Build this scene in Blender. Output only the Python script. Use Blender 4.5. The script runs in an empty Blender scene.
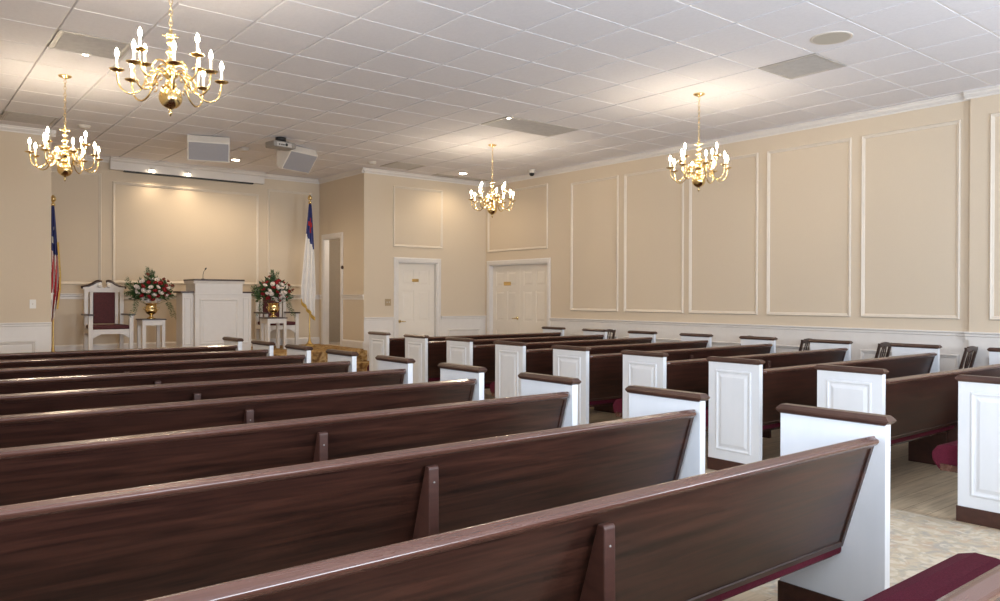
import bpy, bmesh, math, random
from mathutils import Vector, Matrix
random.seed(7)
PI = math.pi
scn = bpy.context.scene
col = scn.collection

# ------------------------------------------------------------------ helpers
def link(o, parent=None):
    col.objects.link(o)
    if parent is not None: o.parent = parent
    return o

class MB:
    """collects shapes, then links them as ONE mesh object"""
    def __init__(s): s.bm = bmesh.new()
    def quad(s, pts, m=0, smooth=False):
        try:
            f = s.bm.faces.new([s.bm.verts.new(p) for p in pts]); f.material_index = m; f.smooth = smooth
        except ValueError: pass
        return s
    def box(s, x0, x1, y0, y1, z0, z1, m=0, M=None):
        c = [Vector((x, y, z)) for z in (z0, z1) for y in (y0, y1) for x in (x0, x1)]
        if M is not None: c = [M @ v for v in c]
        v = [s.bm.verts.new(p) for p in c]
        for i in ((0,2,3,1), (4,5,7,6), (0,1,5,4), (2,6,7,3), (0,4,6,2), (1,3,7,5)):
            f = s.bm.faces.new([v[k] for k in i]); f.material_index = m
        return s
    def prism(s, poly, axis, a, b, m=0, M=None, smooth=False):
        """poly = 2D points in the two other axes (in x,y,z order), extruded along axis from a to b"""
        def P(p, t):
            q = {0: (t, p[0], p[1]), 1: (p[0], t, p[1]), 2: (p[0], p[1], t)}[axis]
            q = Vector(q); return M @ q if M is not None else q
        A = [s.bm.verts.new(P(p, a)) for p in poly]; B = [s.bm.verts.new(P(p, b)) for p in poly]
        n = len(poly)
        fs = [s.bm.faces.new(A[::-1]), s.bm.faces.new(B)]
        for i in range(n):
            f = s.bm.faces.new([A[i], A[(i+1) % n], B[(i+1) % n], B[i]]); f.smooth = smooth; fs.append(f)
        for f in fs: f.material_index = m
        return s
    def lathe(s, prof, cx=0, cy=0, n=20, m=0, M=None, z=0):
        rings = []
        for r, h in prof:
            if r < 1e-5:
                p = Vector((cx, cy, h+z)); rings.append([s.bm.verts.new(M @ p if M else p)])
            else:
                ring = []
                for k in range(n):
                    a = 2*PI*k/n; p = Vector((cx+r*math.cos(a), cy+r*math.sin(a), h+z))
                    ring.append(s.bm.verts.new(M @ p if M else p))
                rings.append(ring)
        for A, B in zip(rings[:-1], rings[1:]):
            for k in range(n):
                k2 = (k+1) % n
                if len(A) == 1 and len(B) == 1: continue
                if len(A) == 1: f = s.bm.faces.new([A[0], B[k], B[k2]])
                elif len(B) == 1: f = s.bm.faces.new([A[k], B[0], A[k2]])
                else: f = s.bm.faces.new([A[k], B[k], B[k2], A[k2]])
                f.smooth = True; f.material_index = m
        return s
    def tube(s, pts, r, n=8, m=0, closed=False, flat=None):
        pts = [Vector(p) for p in pts]; N = len(pts); rings = []
        rr = r if hasattr(r, '__len__') else [r]*N
        up = Vector((0, 0, 1)); prev = None
        for i, p in enumerate(pts):
            if closed: t = pts[(i+1) % N]-pts[i-1]
            else: t = pts[min(i+1, N-1)]-pts[max(i-1, 0)]
            t.normalize()
            if prev is None:
                x = t.cross(up)
                if x.length < 1e-3: x = t.cross(Vector((1, 0, 0)))
            else: x = prev - t*prev.dot(t)
            x.normalize(); prev = x; y = t.cross(x)
            ring = []
            for k in range(n):
                a = 2*PI*k/n
                ring.append(s.bm.verts.new(p + x*rr[i]*math.cos(a) + y*rr[i]*math.sin(a)*(flat or 1)))
            rings.append(ring)
        for i in range(N if closed else N-1):
            A = rings[i]; B = rings[(i+1) % N]
            for k in range(n):
                f = s.bm.faces.new([A[k], A[(k+1) % n], B[(k+1) % n], B[k]]); f.smooth = True; f.material_index = m
        if not closed:
            s.bm.faces.new(rings[0][::-1]).material_index = m; s.bm.faces.new(rings[-1]).material_index = m
        return s
    def rings(s, fn, u0, u1, v0, v1, prof, fill=False, m=0):
        """nested rectangles: prof = [(inset, height)], fn(u, v, h) -> point"""
        R = []
        for ins, h in prof:
            R.append([s.bm.verts.new(fn(u, v, h)) for u, v in ((u0+ins, v0+ins), (u1-ins, v0+ins), (u1-ins, v1-ins), (u0+ins, v1-ins))])
        for A, B in zip(R[:-1], R[1:]):
            for k in range(4):
                f = s.bm.faces.new([A[k], A[(k+1) % 4], B[(k+1) % 4], B[k]]); f.material_index = m
        if fill: s.bm.faces.new(R[-1]).material_index = m
        return s
    def build(s, name, mats, parent=None, bevel=0, seg=2, recalc=True, weld=False):
        if weld: bmesh.ops.remove_doubles(s.bm, verts=s.bm.verts, dist=1e-5)
        if recalc: bmesh.ops.recalc_face_normals(s.bm, faces=s.bm.faces)
        me = bpy.data.meshes.new(name); s.bm.to_mesh(me); s.bm.free()
        for mm in (mats if isinstance(mats, (list, tuple)) else [mats]): me.materials.append(mm)
        o = bpy.data.objects.new(name, me); link(o, parent)
        if bevel:
            b = o.modifiers.new('bevel', 'BEVEL'); b.width = bevel; b.segments = seg; b.limit_method = 'ANGLE'; b.angle_limit = math.radians(35)
            b.harden_normals = False
        return o

def tag(o, label, cat, group=None):
    o['label'] = label; o['category'] = cat
    if group: o['group'] = group
    return o
def empty(name, loc, label, cat, group=None, rz=0):
    o = bpy.data.objects.new(name, None); o.empty_display_size = 0.1
    link(o); o.location = loc; o.rotation_euler = (0, 0, rz)
    return tag(o, label, cat, group)
def struct(o):
    o['kind'] = 'structure'; return o
def copy_tree(o, parent=None):
    c = o.copy(); col.objects.link(c)
    if parent is not None: c.parent = parent
    for ch in list(o.children): copy_tree(ch, c)
    return c

# ------------------------------------------------------------------ materials
def mat(name, rgb, rough=.5, metal=0, coat=0, emit=None, es=0, spec=.5):
    m = bpy.data.materials.new(name); m.use_nodes = True
    b = m.node_tree.nodes['Principled BSDF']
    b.inputs['Base Color'].default_value = (*rgb, 1); b.inputs['Roughness'].default_value = rough
    b.inputs['Metallic'].default_value = metal; b.inputs['Coat Weight'].default_value = coat
    b.inputs['Specular IOR Level'].default_value = spec
    if emit: b.inputs['Emission Color'].default_value = (*emit, 1); b.inputs['Emission Strength'].default_value = es
    return m
def nodes(m): return m.node_tree.nodes, m.node_tree.links, m.node_tree.nodes['Principled BSDF']
def noise_mix(m, c1, c2, scale, stretch=(1, 1, 1), detail=5, rough=.6, p=(.35, .65), bump=0, coord='Object', distort=0):
    N, L, b = nodes(m)
    tc = N.new('ShaderNodeTexCoord'); mp = N.new('ShaderNodeMapping'); mp.inputs['Scale'].default_value = stretch
    nz = N.new('ShaderNodeTexNoise'); nz.inputs['Scale'].default_value = scale; nz.inputs['Detail'].default_value = detail
    nz.inputs['Roughness'].default_value = rough; nz.inputs['Distortion'].default_value = distort
    cr = N.new('ShaderNodeValToRGB'); e = cr.color_ramp.elements
    e[0].position = p[0]; e[0].color = (*c1, 1); e[1].position = p[1]; e[1].color = (*c2, 1)
    L.new(tc.outputs[coord], mp.inputs['Vector']); L.new(mp.outputs[0], nz.inputs['Vector'])
    L.new(nz.outputs['Fac'], cr.inputs['Fac']); L.new(cr.outputs[0], b.inputs['Base Color'])
    if bump:
        bp = N.new('ShaderNodeBump'); bp.inputs['Strength'].default_value = bump; bp.inputs['Distance'].default_value = .01
        L.new(nz.outputs['Fac'], bp.inputs['Height']); L.new(bp.outputs[0], b.inputs['Normal'])
    return m, nz, cr

WALL = mat('beige_wall_paint', (.66, .56, .435), .75, spec=.25)
noise_mix(WALL, (.655, .553, .428), (.670, .567, .442), 90, bump=.04)
MOULD = mat('cream_moulding_paint', (.72, .64, .54), .4, spec=.4)
noise_mix(MOULD, (.71, .63, .53), (.735, .655, .555), 14)
WHITE = mat('white_trim_paint', (.74, .70, .66), .38, spec=.4)
noise_mix(WHITE, (.73, .69, .655), (.75, .715, .68), 14)
PEWW = mat('white_pew_paint', (.78, .79, .81), .33, spec=.45)
noise_mix(PEWW, (.75, .775, .81), (.78, .80, .835), 9, (1, 1, .3))
HALL = mat('greige_wall_paint', (.46, .39, .31), .8); noise_mix(HALL, (.45, .38, .305), (.47, .40, .32), 30)  # the room's wall paint, darkened to put the passage's dimness into the colour
DOORW = mat('cream_door_paint', (.80, .74, .66), .42); noise_mix(DOORW, (.795, .735, .655), (.81, .75, .67), 10)

def wood(name, c1, c2, rough=.3, coat=.25, sc=3.2, st=(.45, 5, 7)):
    m = mat(name, c1, rough, coat=coat); N, L, b = nodes(m)
    _, nz, cr = noise_mix(m, c1, c2, sc, st, 7, .62, (.3, .72), distort=.6)
    b.inputs['Coat Roughness'].default_value = .16
    mr = N.new('ShaderNodeMapRange'); mr.inputs['To Min'].default_value = rough-.05; mr.inputs['To Max'].default_value = rough+.08
    L.new(nz.outputs['Fac'], mr.inputs['Value']); L.new(mr.outputs[0], b.inputs['Roughness'])
    return m
WOOD = wood('mahogany_veneer', (.0110, .0042, .0028), (.063, .0220, .0130), .34, .15, 4.6, (.40, 5, 8))
RAIL = wood('mahogany_rail', (.062, .024, .016), (.120, .050, .034), .25, .5)  # mahogany lightened so the ceiling's reflection on the rails is in the colour
CAPW = wood('mahogany_cap', (.042, .018, .012), (.082, .036, .024), .30, .25, 4, (5, 1, 5))
KICK = wood('brown_kick_board', (.040, .013, .008), (.070, .024, .015), .45, .1)
DARKW = wood('dark_walnut', (.028, .013, .009), (.06, .028, .018), .35, .2)
MAROON = mat('maroon_upholstery', (.13, .012, .032), .9, spec=.2)
noise_mix(MAROON, (.075, .0075, .018), (.112, .012, .028), 160, bump=.25)
MAROOND = mat('dark_maroon_upholstery', (.075, .010, .013), .7); noise_mix(MAROOND, (.06, .008, .010), (.10, .014, .017), 60, bump=.2)
BRASS = mat('polished_brass', (.86, .66, .32), .17, 1); noise_mix(BRASS, (.82, .61, .27), (.90, .71, .37), 12)
BRASSD = mat('satin_brass', (.55, .38, .14), .32, 1); noise_mix(BRASSD, (.5, .34, .12), (.6, .42, .17), 20)
CANDLE = mat('ivory_candle_sleeve', (.85, .78, .62), .5, emit=(1, .72, .38), es=0); noise_mix(CANDLE, (.84, .77, .61), (.87, .80, .65), 20)
BULB = mat('lit_bulb_glass', (1, .9, .7), .3, emit=(1, .85, .64), es=290)
LAMP = mat('lit_downlight_lens', (1, .95, .85), .3, emit=(1, .86, .64), es=50)
GRILLE = mat('grey_speaker_cloth', (.30, .285, .30), .8); noise_mix(GRILLE, (.27, .26, .275), (.34, .325, .34), 220, bump=.2)
METALG = mat('grey_vent_metal', (.36, .34, .32), .5); noise_mix(METALG, (.46, .43, .405), (.52, .49, .465), 15)
OFFW = mat('off_white_plastic', (.66, .61, .55), .5); noise_mix(OFFW, (.65, .60, .54), (.68, .63, .57), 15)
BLACK = mat('black_plastic', (.012, .012, .013), .45); noise_mix(BLACK, (.010, .010, .011), (.016, .016, .017), 40)
SILVER = mat('silver_grey_plastic', (.25, .23, .21), .4); noise_mix(SILVER, (.23, .21, .19), (.28, .26, .24), 40)
GLASS = mat('window_glass', (1, 1, 1), .02); nodes(GLASS)[2].inputs['Transmission Weight'].default_value = 1
LEAF = mat('green_leaf', (.03, .085, .022), .5); noise_mix(LEAF, (.018, .055, .016), (.07, .15, .045), 25)
ROSER = mat('red_rose_petal', (.30, .006, .014), .6); noise_mix(ROSER, (.22, .004, .010), (.40, .012, .022), 40)
ROSEW = mat('cream_rose_petal', (.80, .72, .66), .6); noise_mix(ROSEW, (.76, .66, .60), (.86, .80, .75), 40)
RUST = mat('rust_petal', (.22, .045, .02), .6); noise_mix(RUST, (.16, .03, .015), (.30, .07, .03), 40)
FBLUE = mat('navy_flag_satin', (.022, .032, .17), .45); noise_mix(FBLUE, (.018, .026, .14), (.03, .045, .21), 12)
FRED = mat('red_flag_satin', (.50, .012, .022), .45); noise_mix(FRED, (.44, .010, .018), (.56, .02, .03), 12)
FWHITE = mat('white_flag_satin', (.80, .77, .74), .5); noise_mix(FWHITE, (.78, .75, .72), (.83, .80, .77), 12)
FGOLD = mat('gold_fringe', (.60, .38, .06), .55); noise_mix(FGOLD, (.5, .3, .04), (.70, .46, .10), 80, bump=.3)

# ceiling tile: fine fissured surface
TILE = mat('acoustic_ceiling_tile', (.66, .63, .63), .9, spec=.15)
noise_mix(TILE, (.78, .765, .800), (.81, .795, .830), 38, (1, 1, 1), bump=.12)
GRID = mat('white_ceiling_grid', (.82, .80, .79), .45); noise_mix(GRID, (.81, .79, .78), (.83, .81, .80), 10)

def plank_mat():
    m = mat('oak_vinyl_plank', (.3, .22, .14), .42); N, L, b = nodes(m)
    tc = N.new('ShaderNodeTexCoord'); br = N.new('ShaderNodeTexBrick')
    br.inputs['Scale'].default_value = 1; br.inputs['Brick Width'].default_value = 1.2; br.inputs['Row Height'].default_value = .16
    br.inputs['Mortar Size'].default_value = .002; br.offset = .37
    br.inputs['Color1'].default_value = (.46, .36, .24, 1); br.inputs['Color2'].default_value = (.52, .415, .29, 1); br.inputs['Mortar'].default_value = (.13, .09, .06, 1)
    mp = N.new('ShaderNodeMapping'); mp.inputs['Scale'].default_value = (1.2, 14, 1)
    nz = N.new('ShaderNodeTexNoise'); nz.inputs['Scale'].default_value = 2.2; nz.inputs['Detail'].default_value = 6
    mx = N.new('ShaderNodeMix'); mx.data_type = 'RGBA'; mx.blend_type = 'MULTIPLY'; mx.inputs[0].default_value = .75
    cr = N.new('ShaderNodeValToRGB'); cr.color_ramp.elements[0].color = (.60, .58, .56, 1); cr.color_ramp.elements[1].color = (1.2, 1.18, 1.15, 1)
    cr.color_ramp.elements[0].position = .3; cr.color_ramp.elements[1].position = .7
    L.new(tc.outputs['Object'], br.inputs['Vector']); L.new(tc.outputs['Object'], mp.inputs[0]); L.new(mp.outputs[0], nz.inputs['Vector'])
    L.new(nz.outputs['Fac'], cr.inputs[0]); L.new(br.outputs['Color'], mx.inputs[6]); L.new(cr.outputs[0], mx.inputs[7])
    L.new(mx.outputs[2], b.inputs['Base Color']); return m
PLANK = plank_mat()
def carpet_mat(name, base, cols, sc=5.0):
    """cut pile with scattered faded floral blotches"""
    m = mat(name, base, .95, spec=.1); N, L, b = nodes(m)
    tc = N.new('ShaderNodeTexCoord'); prev = None
    for i, (c, lo, hi, s, off) in enumerate(cols):
        mp = N.new('ShaderNodeMapping'); mp.inputs['Location'].default_value = (off, off*1.7, off*.3)
        nz = N.new('ShaderNodeTexNoise'); nz.inputs['Scale'].default_value = s*sc; nz.inputs['Detail'].default_value = 4; nz.inputs['Distortion'].default_value = 1.2
        mr = N.new('ShaderNodeMapRange'); mr.inputs['From Min'].default_value = lo; mr.inputs['From Max'].default_value = hi
        mx = N.new('ShaderNodeMix'); mx.data_type = 'RGBA'
        L.new(tc.outputs['Object'], mp.inputs[0]); L.new(mp.outputs[0], nz.inputs['Vector']); L.new(nz.outputs['Fac'], mr.inputs['Value']); L.new(mr.outputs[0], mx.inputs[0])
        if prev: L.new(prev, mx.inputs[6])
        else: mx.inputs[6].default_value = (*base, 1)
        mx.inputs[7].default_value = (*c, 1); prev = mx.outputs[2]
    L.new(prev, b.inputs['Base Color'])
    nz = N.new('ShaderNodeTexNoise'); nz.inputs['Scale'].default_value = 350; bp = N.new('ShaderNodeBump'); bp.inputs['Strength'].default_value = .5; bp.inputs['Distance'].default_value = .004
    L.new(tc.outputs['Object'], nz.inputs['Vector']); L.new(nz.outputs['Fac'], bp.inputs['Height']); L.new(bp.outputs[0], b.inputs['Normal'])
    return m
CARPET = carpet_mat('faded_floral_carpet', (.50, .42, .31), [((.37, .34, .30), .50, .66, 1.5, 3), ((.47, .34, .24), .52, .68, 1.3, 11), ((.58, .51, .40), .50, .62, 1.9, 23), ((.38, .35, .29), .55, .70, 2.6, 41)])
STAGEC = carpet_mat('gold_floral_carpet', (.36, .22, .085), [((.17, .09, .04), .52, .62, 1.6, 5), ((.54, .38, .19), .50, .62, 2.2, 17), ((.22, .13, .06), .55, .66, 3.0, 29)], 4)

# ------------------------------------------------------------------ room dimensions
XR, XL, YB, YF, YREC, ZC = 9.22, -.46, -1.7, 11.97, 13.72, 3.673
RX0, RX1 = 1.80, 6.55          # the platform recess
JOG = 3.355                     # right wall steps out 5 cm before this
T = .6096; GX, GY = 6.035, 3.108

# floor
m = MB(); m.box(XL, 3.34, YB, 9.9, -.05, 0, 0); m.box(5.42, XR, YB, 9.9, -.05, 0, 0)
m.box(3.34, 5.42, YB, 9.9, -.05, 0, 1); m.box(XL, XR, 9.9, YF, -.05, 0, 1)
m.box(XR, XR+.12, 10.1, 11.9, -.05, 0, 1); m.box(7.2, 8.1, YF, YF+.12, -.05, 0, 1)
struct(m.build('floor', [PLANK, CARPET]))

# ceiling: tegular tiles hung in a recessed T grid, over room and recess
m = MB(); rec = .020; gap = .007
i0 = math.floor((XL-GX)/T); i1 = math.ceil((XR-GX)/T); j0 = math.floor((YB-GY)/T); j1 = math.ceil((YREC-GY)/T)
HOLES = {(1, 1), (0, 7), (1, 7), (1, 13), (3, 14), (4, 14), (-8, 7), (-8, 13)}
for i in range(i0, i1):
    for j in range(j0, j1):
        x0, x1 = max(XL, GX+i*T+gap), min(XR, GX+(i+1)*T-gap); y0, y1 = max(YB, GY+j*T+gap), min(YREC, GY+(j+1)*T-gap)
        if x1-x0 < .01 or y1-y0 < .01 or (i, j) in HOLES: continue
        b = .004
        lo = [(x0+b, y0+b, ZC), (x1-b, y0+b, ZC), (x1-b, y1-b, ZC), (x0+b, y1-b, ZC)]
        hi = [(x0, y0, ZC+rec), (x1, y0, ZC+rec), (x1, y1, ZC+rec), (x0, y1, ZC+rec)]
        m.quad(lo[::-1])
        for k in range(4): m.quad([lo[k], lo[(k+1) % 4], hi[(k+1) % 4], hi[k]])
m.box(XL, XR, YB, YREC, ZC+rec, ZC+.06, 1)
for j in range(j0+1, j1):          # cross tees sit lower than the main runners
    for i in range(i0, i1):
        if (i, j) in HOLES and (i, j-1) in HOLES: continue
        m.box(max(XL, GX+i*T+gap), min(XR, GX+(i+1)*T-gap), GY+j*T-gap-.001, GY+j*T+gap+.001, ZC+.003, ZC+rec, 1)
struct(m.build('ceiling', [TILE, GRID], recalc=False))

# walls
def wall(name, boxes, mm=WALL):
    m = MB()
    for b in boxes: m.box(*b)
    return struct(m.build(name, mm))
DX0, DX1, DZ = 7.235, 8.075, 2.07     # single door opening (front wall)
EY0, EY1, EZ = 10.18, 11.84, 2.06   # double door opening (right wall)
wall('wall_right', [(XR, XR+.12, JOG, EY0, 0, ZC), (XR, XR+.12, EY1, YF, 0, ZC), (XR, XR+.12, EY0, EY1, EZ, ZC), (XR-.05, XR+.12, YB, JOG, 0, ZC)])
wall('wall_front_right', [(RX1, DX0, YF, YF+.12, 0, ZC), (DX1, XR+.12, YF, YF+.12, 0, ZC), (DX0, DX1, YF, YF+.12, DZ, ZC)])
wall('wall_front_left', [(XL-.1, RX0, YF, YF+.12, 0, ZC)])
LW = [(-1.2, .4), (1.3, 2.7)]; WZ0, WZ1 = .95, 2.75  # unseen left window openings, added to brighten the near pews
wall('wall_left', [(XL-.1, XL, YB, LW[0][0], 0, ZC), (XL-.1, XL, LW[0][1], LW[1][0], 0, ZC), (XL-.1, XL, LW[1][1], YF, 0, ZC)] + [(XL-.1, XL, a, b, 0, WZ0) for a, b in LW] + [(XL-.1, XL, a, b, WZ1, ZC) for a, b in LW])
wall('wall_recess_back', [(RX0-.1, RX1+.1, YREC, YREC+.1, 0, ZC)])
wall('wall_recess_left', [(RX0-.1, RX0, YF+.12, YREC, 0, ZC)])
OY0, OY1, OZ = 12.83, 13.52, 2.53   # opening in the recess side wall
PZ = .54
wall('wall_recess_right', [(RX1, RX1+.1, YF+.12, OY0, 0, ZC), (RX1, RX1+.1, OY1, YREC, 0, ZC), (RX1, RX1+.1, OY0, OY1, OZ, ZC), (RX1, RX1+.1, OY0, OY1, 0, PZ)])
# passage behind the opening
wall('wall_passage', [(7.75, 7.85, YF+.12, YREC+.6, 0, ZC), (RX1+.1, 7.75, YREC+.5, YREC+.6, 0, ZC), (RX1+.1, 7.75, YF+.12, YREC+.5, PZ-.04, PZ), (RX1+.1, 7.75, YF+.12, YREC+.5, 2.75, 2.79)], HALL)
# back wall; its two unseen windows behind the camera are added for cool fill
W = [(1.3, 3.3), (5.4, 7.4)]; WZ0, WZ1 = .95, 2.75
wall('wall_back', [(XL-.1, W[0][0], YB-.15, YB, 0, ZC), (W[0][1], W[1][0], YB-.15, YB, 0, ZC), (W[1][1], XR+.12, YB-.15, YB, 0, ZC)] +
     [(a, b, YB-.15, YB, 0, WZ0) for a, b in W] + [(a, b, YB-.15, YB, WZ1, ZC) for a, b in W])
for k, (a, b) in enumerate(W):
    m = MB()
    for x in (a, (a+b)/2-.02, b-.05): m.box(x, x+.05, YB-.10, YB-.04, WZ0, WZ1)
    for z in (WZ0, (WZ0+WZ1)/2-.02, WZ1-.05): m.box(a, b, YB-.095, YB-.045, z, z+.05)
    m.box(a-.08, b+.08, YB, YB+.03, WZ0-.08, WZ0); m.box(a-.08, b+.08, YB, YB+.03, WZ1, WZ1+.08)
    m.box(a-.08, a, YB, YB+.03, WZ0, WZ1); m.box(b, b+.08, YB, YB+.03, WZ0, WZ1)
    struct(m.build('window_%d' % (k+1), WHITE))
for k, (a, b) in enumerate(LW):  # frames of the added left windows, without panes
    m = MB()
    for y in (a, (a+b)/2-.02, b-.05): m.box(XL-.08, XL-.03, y, y+.05, WZ0, WZ1)
    for z in (WZ0, (WZ0+WZ1)/2-.02, WZ1-.05): m.box(XL-.075, XL-.035, a, b, z, z+.05)
    m.box(XL, XL+.03, a-.08, b+.08, WZ0-.08, WZ0); m.box(XL, XL+.03, a-.08, b+.08, WZ1, WZ1+.08)
    m.box(XL, XL+.03, a-.08, a, WZ0, WZ1); m.box(XL, XL+.03, b, b+.08, WZ0, WZ1)
    struct(m.build('window_%d' % (k+3), WHITE))

# --------------------------------------------------------- trim
tn = [0]
def trim(m, name=None, mm=WHITE, bevel=0):
    tn[0] += 1
    return struct(m.build(name or 'trim_%d' % tn[0], mm, bevel=bevel))
CROWN = [(d*.62, h*.80) for d, h in [(0, 0), (.085, 0), (.085, -.012), (.066, -.022), (.058, -.045), (.030, -.068), (.014, -.078), (.014, -.10), (0, -.10)]]
RAILP = [(0, .06), (.034, .06), (.034, .045), (.020, .036), (.020, .014), (.011, .006), (.011, -.03), (0, -.03)]
BASEP = [(0, 0), (.018, 0), (.018, .105), (.010, .125), (0, .13)]
def run(prof, z, side, a, b, at):
    """moulding along a wall; side: 'x-' wall faces -X at x=at, etc."""
    m = MB()
    if side == 'x-': m.prism([(at-d, z+h) for d, h in prof], 1, a, b)
    if side == 'x+': m.prism([(at+d, z+h) for d, h in prof], 1, a, b)
    if side == 'y-': m.prism([(at-d, z+h) for d, h in prof], 0, a, b)
    if side == 'y+': m.prism([(at+d, z+h) for d, h in prof], 0, a, b)
    return m
def runprism(m, *a): return m
# prism along axis 1 takes (x,z); along axis 0 takes (y,z)
for (s, a, b, at) in (('x-', JOG, YF, XR), ('x-', YB, JOG+.053, XR-.05), ('y-', RX1-.053, XR, YF), ('y-', XL, RX0+.053, YF), ('x+', YB, YF, XL),
                      ('y-', RX0, RX1, YREC), ('x-', YF-.053, YREC, RX1), ('x+', YF-.053, YREC, RX0), ('y+', XL, XR, YB)):
    trim(run(CROWN, ZC, s, a, b, at))
CR = 1.055
for (s, a, b, at) in (('x-', JOG, EY0-.09, XR), ('x-', YB, JOG+.034, XR-.05), ('y-', RX1, DX0-.09, YF), ('y-', DX1+.09, XR, YF), ('y-', XL, RX0, YF), ('x+', YB, YF, XL)):
    trim(run(RAILP, CR-.03, s, a, b, at))
for (s, a, b, at) in (('y-', RX0, RX1, YREC), ('x-', YF+.0, OY0-.08, RX1), ('x-', OY1+.08, YREC, RX1), ('x+', YF, YREC, RX0)):
    trim(run(RAILP, 1.42, s, a, b, at)); 
bs = 0
for nm, (s, a, b, at), z in (('right', ('x-', JOG, EY0-.09, XR), 0), ('right_rear', ('x-', YB, JOG, XR-.05), 0), ('front_right', ('y-', RX1, DX0-.09, YF), 0), ('front_corner', ('y-', DX1+.09, XR, YF), 0),
                         ('front_left', ('y-', XL, RX0, YF), 0), ('left', ('x+', YB, YF, XL), 0),
                         ('recess_back', ('y-', RX0, RX1, YREC), PZ), ('recess_right', ('x-', YF, OY0-.08, RX1), PZ), ('recess_left', ('x+', YF, YREC, RX0), PZ)):
    trim(run(BASEP, z, s, a, b, at), 'baseboard_'+nm)
# white wainscot skins below the rail (thin painted panelling)
def skin(x0, x1, y0, y1, z0=0, z1=CR-.03): m = MB(); m.box(x0, x1, y0, y1, z0, z1); return trim(m)
skin(XR-.008, XR, JOG, EY0-.09); skin(XR-.058, XR-.05, YB, JOG); skin(RX1, DX0-.09, YF-.008, YF); skin(DX1+.09, XR, YF-.008, YF); skin(XL, RX0, YF-.008, YF); skin(XL, XL+.008, YB, YF)
# picture frame mouldings
FP = [(0, 0), (.004, .016), (.012, .022), (.024, .014), (.036, .010), (.044, .0)]
def frame(side, at, a0, a1, z0, z1):
    m = MB()
    fn = {'x-': lambda u, v, h: (at-h, u, v), 'y-': lambda u, v, h: (u, at-h, v), 'x+': lambda u, v, h: (at+h, u, v)}[side]
    m.rings(fn, a0, a1, z0, z1, FP); return trim(m, mm=(WHITE if z1 < 1 else MOULD))
YS = [(8.49, 9.58), (7.20, 8.365), (5.965, 7.10), (4.685, 5.83), (3.465, 4.56)]
for a, b in YS:
    frame('x-', XR, a, b, 1.215, 3.40); frame('x-', XR-.008, a, b, .22, .83)
frame('x-', XR, 10.17, 11.90, 2.31, 3.46)
frame('x-', XR-.05, 2.0, 3.16, 1.215, 3.40); frame('x-', XR-.058, 2.0, 3.16, .22, .83)
frame('y-', YF, 7.13, 8.20, 2.34, 3.43); frame('y-', YF-.008, 8.32, 9.08, .22, .84); frame('y-', YF-.008, 6.7, 7.0, .22, .84)
frame('y-', YF-.008, .45, 1.62, .22, .84)
frame('y-', YREC, 2.93, 5.36, 1.65, 3.30); frame('y-', YREC, 5.525, 6.40, 1.62, 3.41); frame('y-', YREC, 1.95, 2.77, 1.62, 3.41)

# valance box above the screen, its soffit and the black screen slot
m = MB()
m.prism([(YREC, ZC), (13.56, ZC), (13.56, ZC-.014), (13.575, ZC-.022), (13.585, ZC-.055), (13.60, ZC-.068), (13.60, 3.478), (YREC, 3.478)], 0, 2.875, 5.42)
val = trim(m)
m = MB(); m.box(3.08, 5.22, 13.605, 13.66, 3.455, 3.4775); trim(m, mm=BLACK)

# --------------------------------------------------------- doors and openings
CAS = [(0, 0), (.010, .012), (.02, .018), (.07, .022), (.085, .016), (.085, 0)]
def casing(side, at, a0, a1, z1, w=.085, z0=0):
    m = MB()
    fn = {'x-': lambda u, h, z: (at-h, u, z), 'y-': lambda u, h, z: (u, at-h, z)}[side]
    # three mitred strips from a stepped profile
    L = []
    for d, h in ((0, 0), (0, .014), (.02, .02), (.065, .022), (.08, .014), (w, .012), (w, 0)):
        L.append([fn(a0-d, h, z0), fn(a0-d, h, z1+d), fn(a1+d, h, z1+d), fn(a1+d, h, z0)])
    for A, B in zip(L[:-1], L[1:]):
        for k in range(3): m.quad([A[k], A[k+1], B[k+1], B[k]])
    return trim(m)
casing('y-', YF, DX0, DX1, DZ); casing('x-', XR, EY0, EY1, EZ); casing('x-', RX1, OY0, OY1, OZ, z0=PZ)
# jamb linings
m = MB(); m.box(DX0, DX0+.015, YF, YF+.12, 0, DZ); m.box(DX1-.015, DX1, YF, YF+.12, 0, DZ); m.box(DX0, DX1, YF, YF+.12, DZ-.015, DZ); trim(m)
m = MB(); m.box(XR, XR+.12, EY0, EY0+.015, 0, EZ); m.box(XR, XR+.12, EY1-.015, EY1, 0, EZ); m.box(XR, XR+.12, EY0, EY1, EZ-.015, EZ); trim(m)
m = MB(); m.box(RX1, RX1+.1, OY0, OY0+.015, PZ, OZ); m.box(RX1, RX1+.1, OY1-.015, OY1, PZ, OZ); m.box(RX1, RX1+.1, OY0, OY1, OZ-.015, OZ); trim(m)

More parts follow.
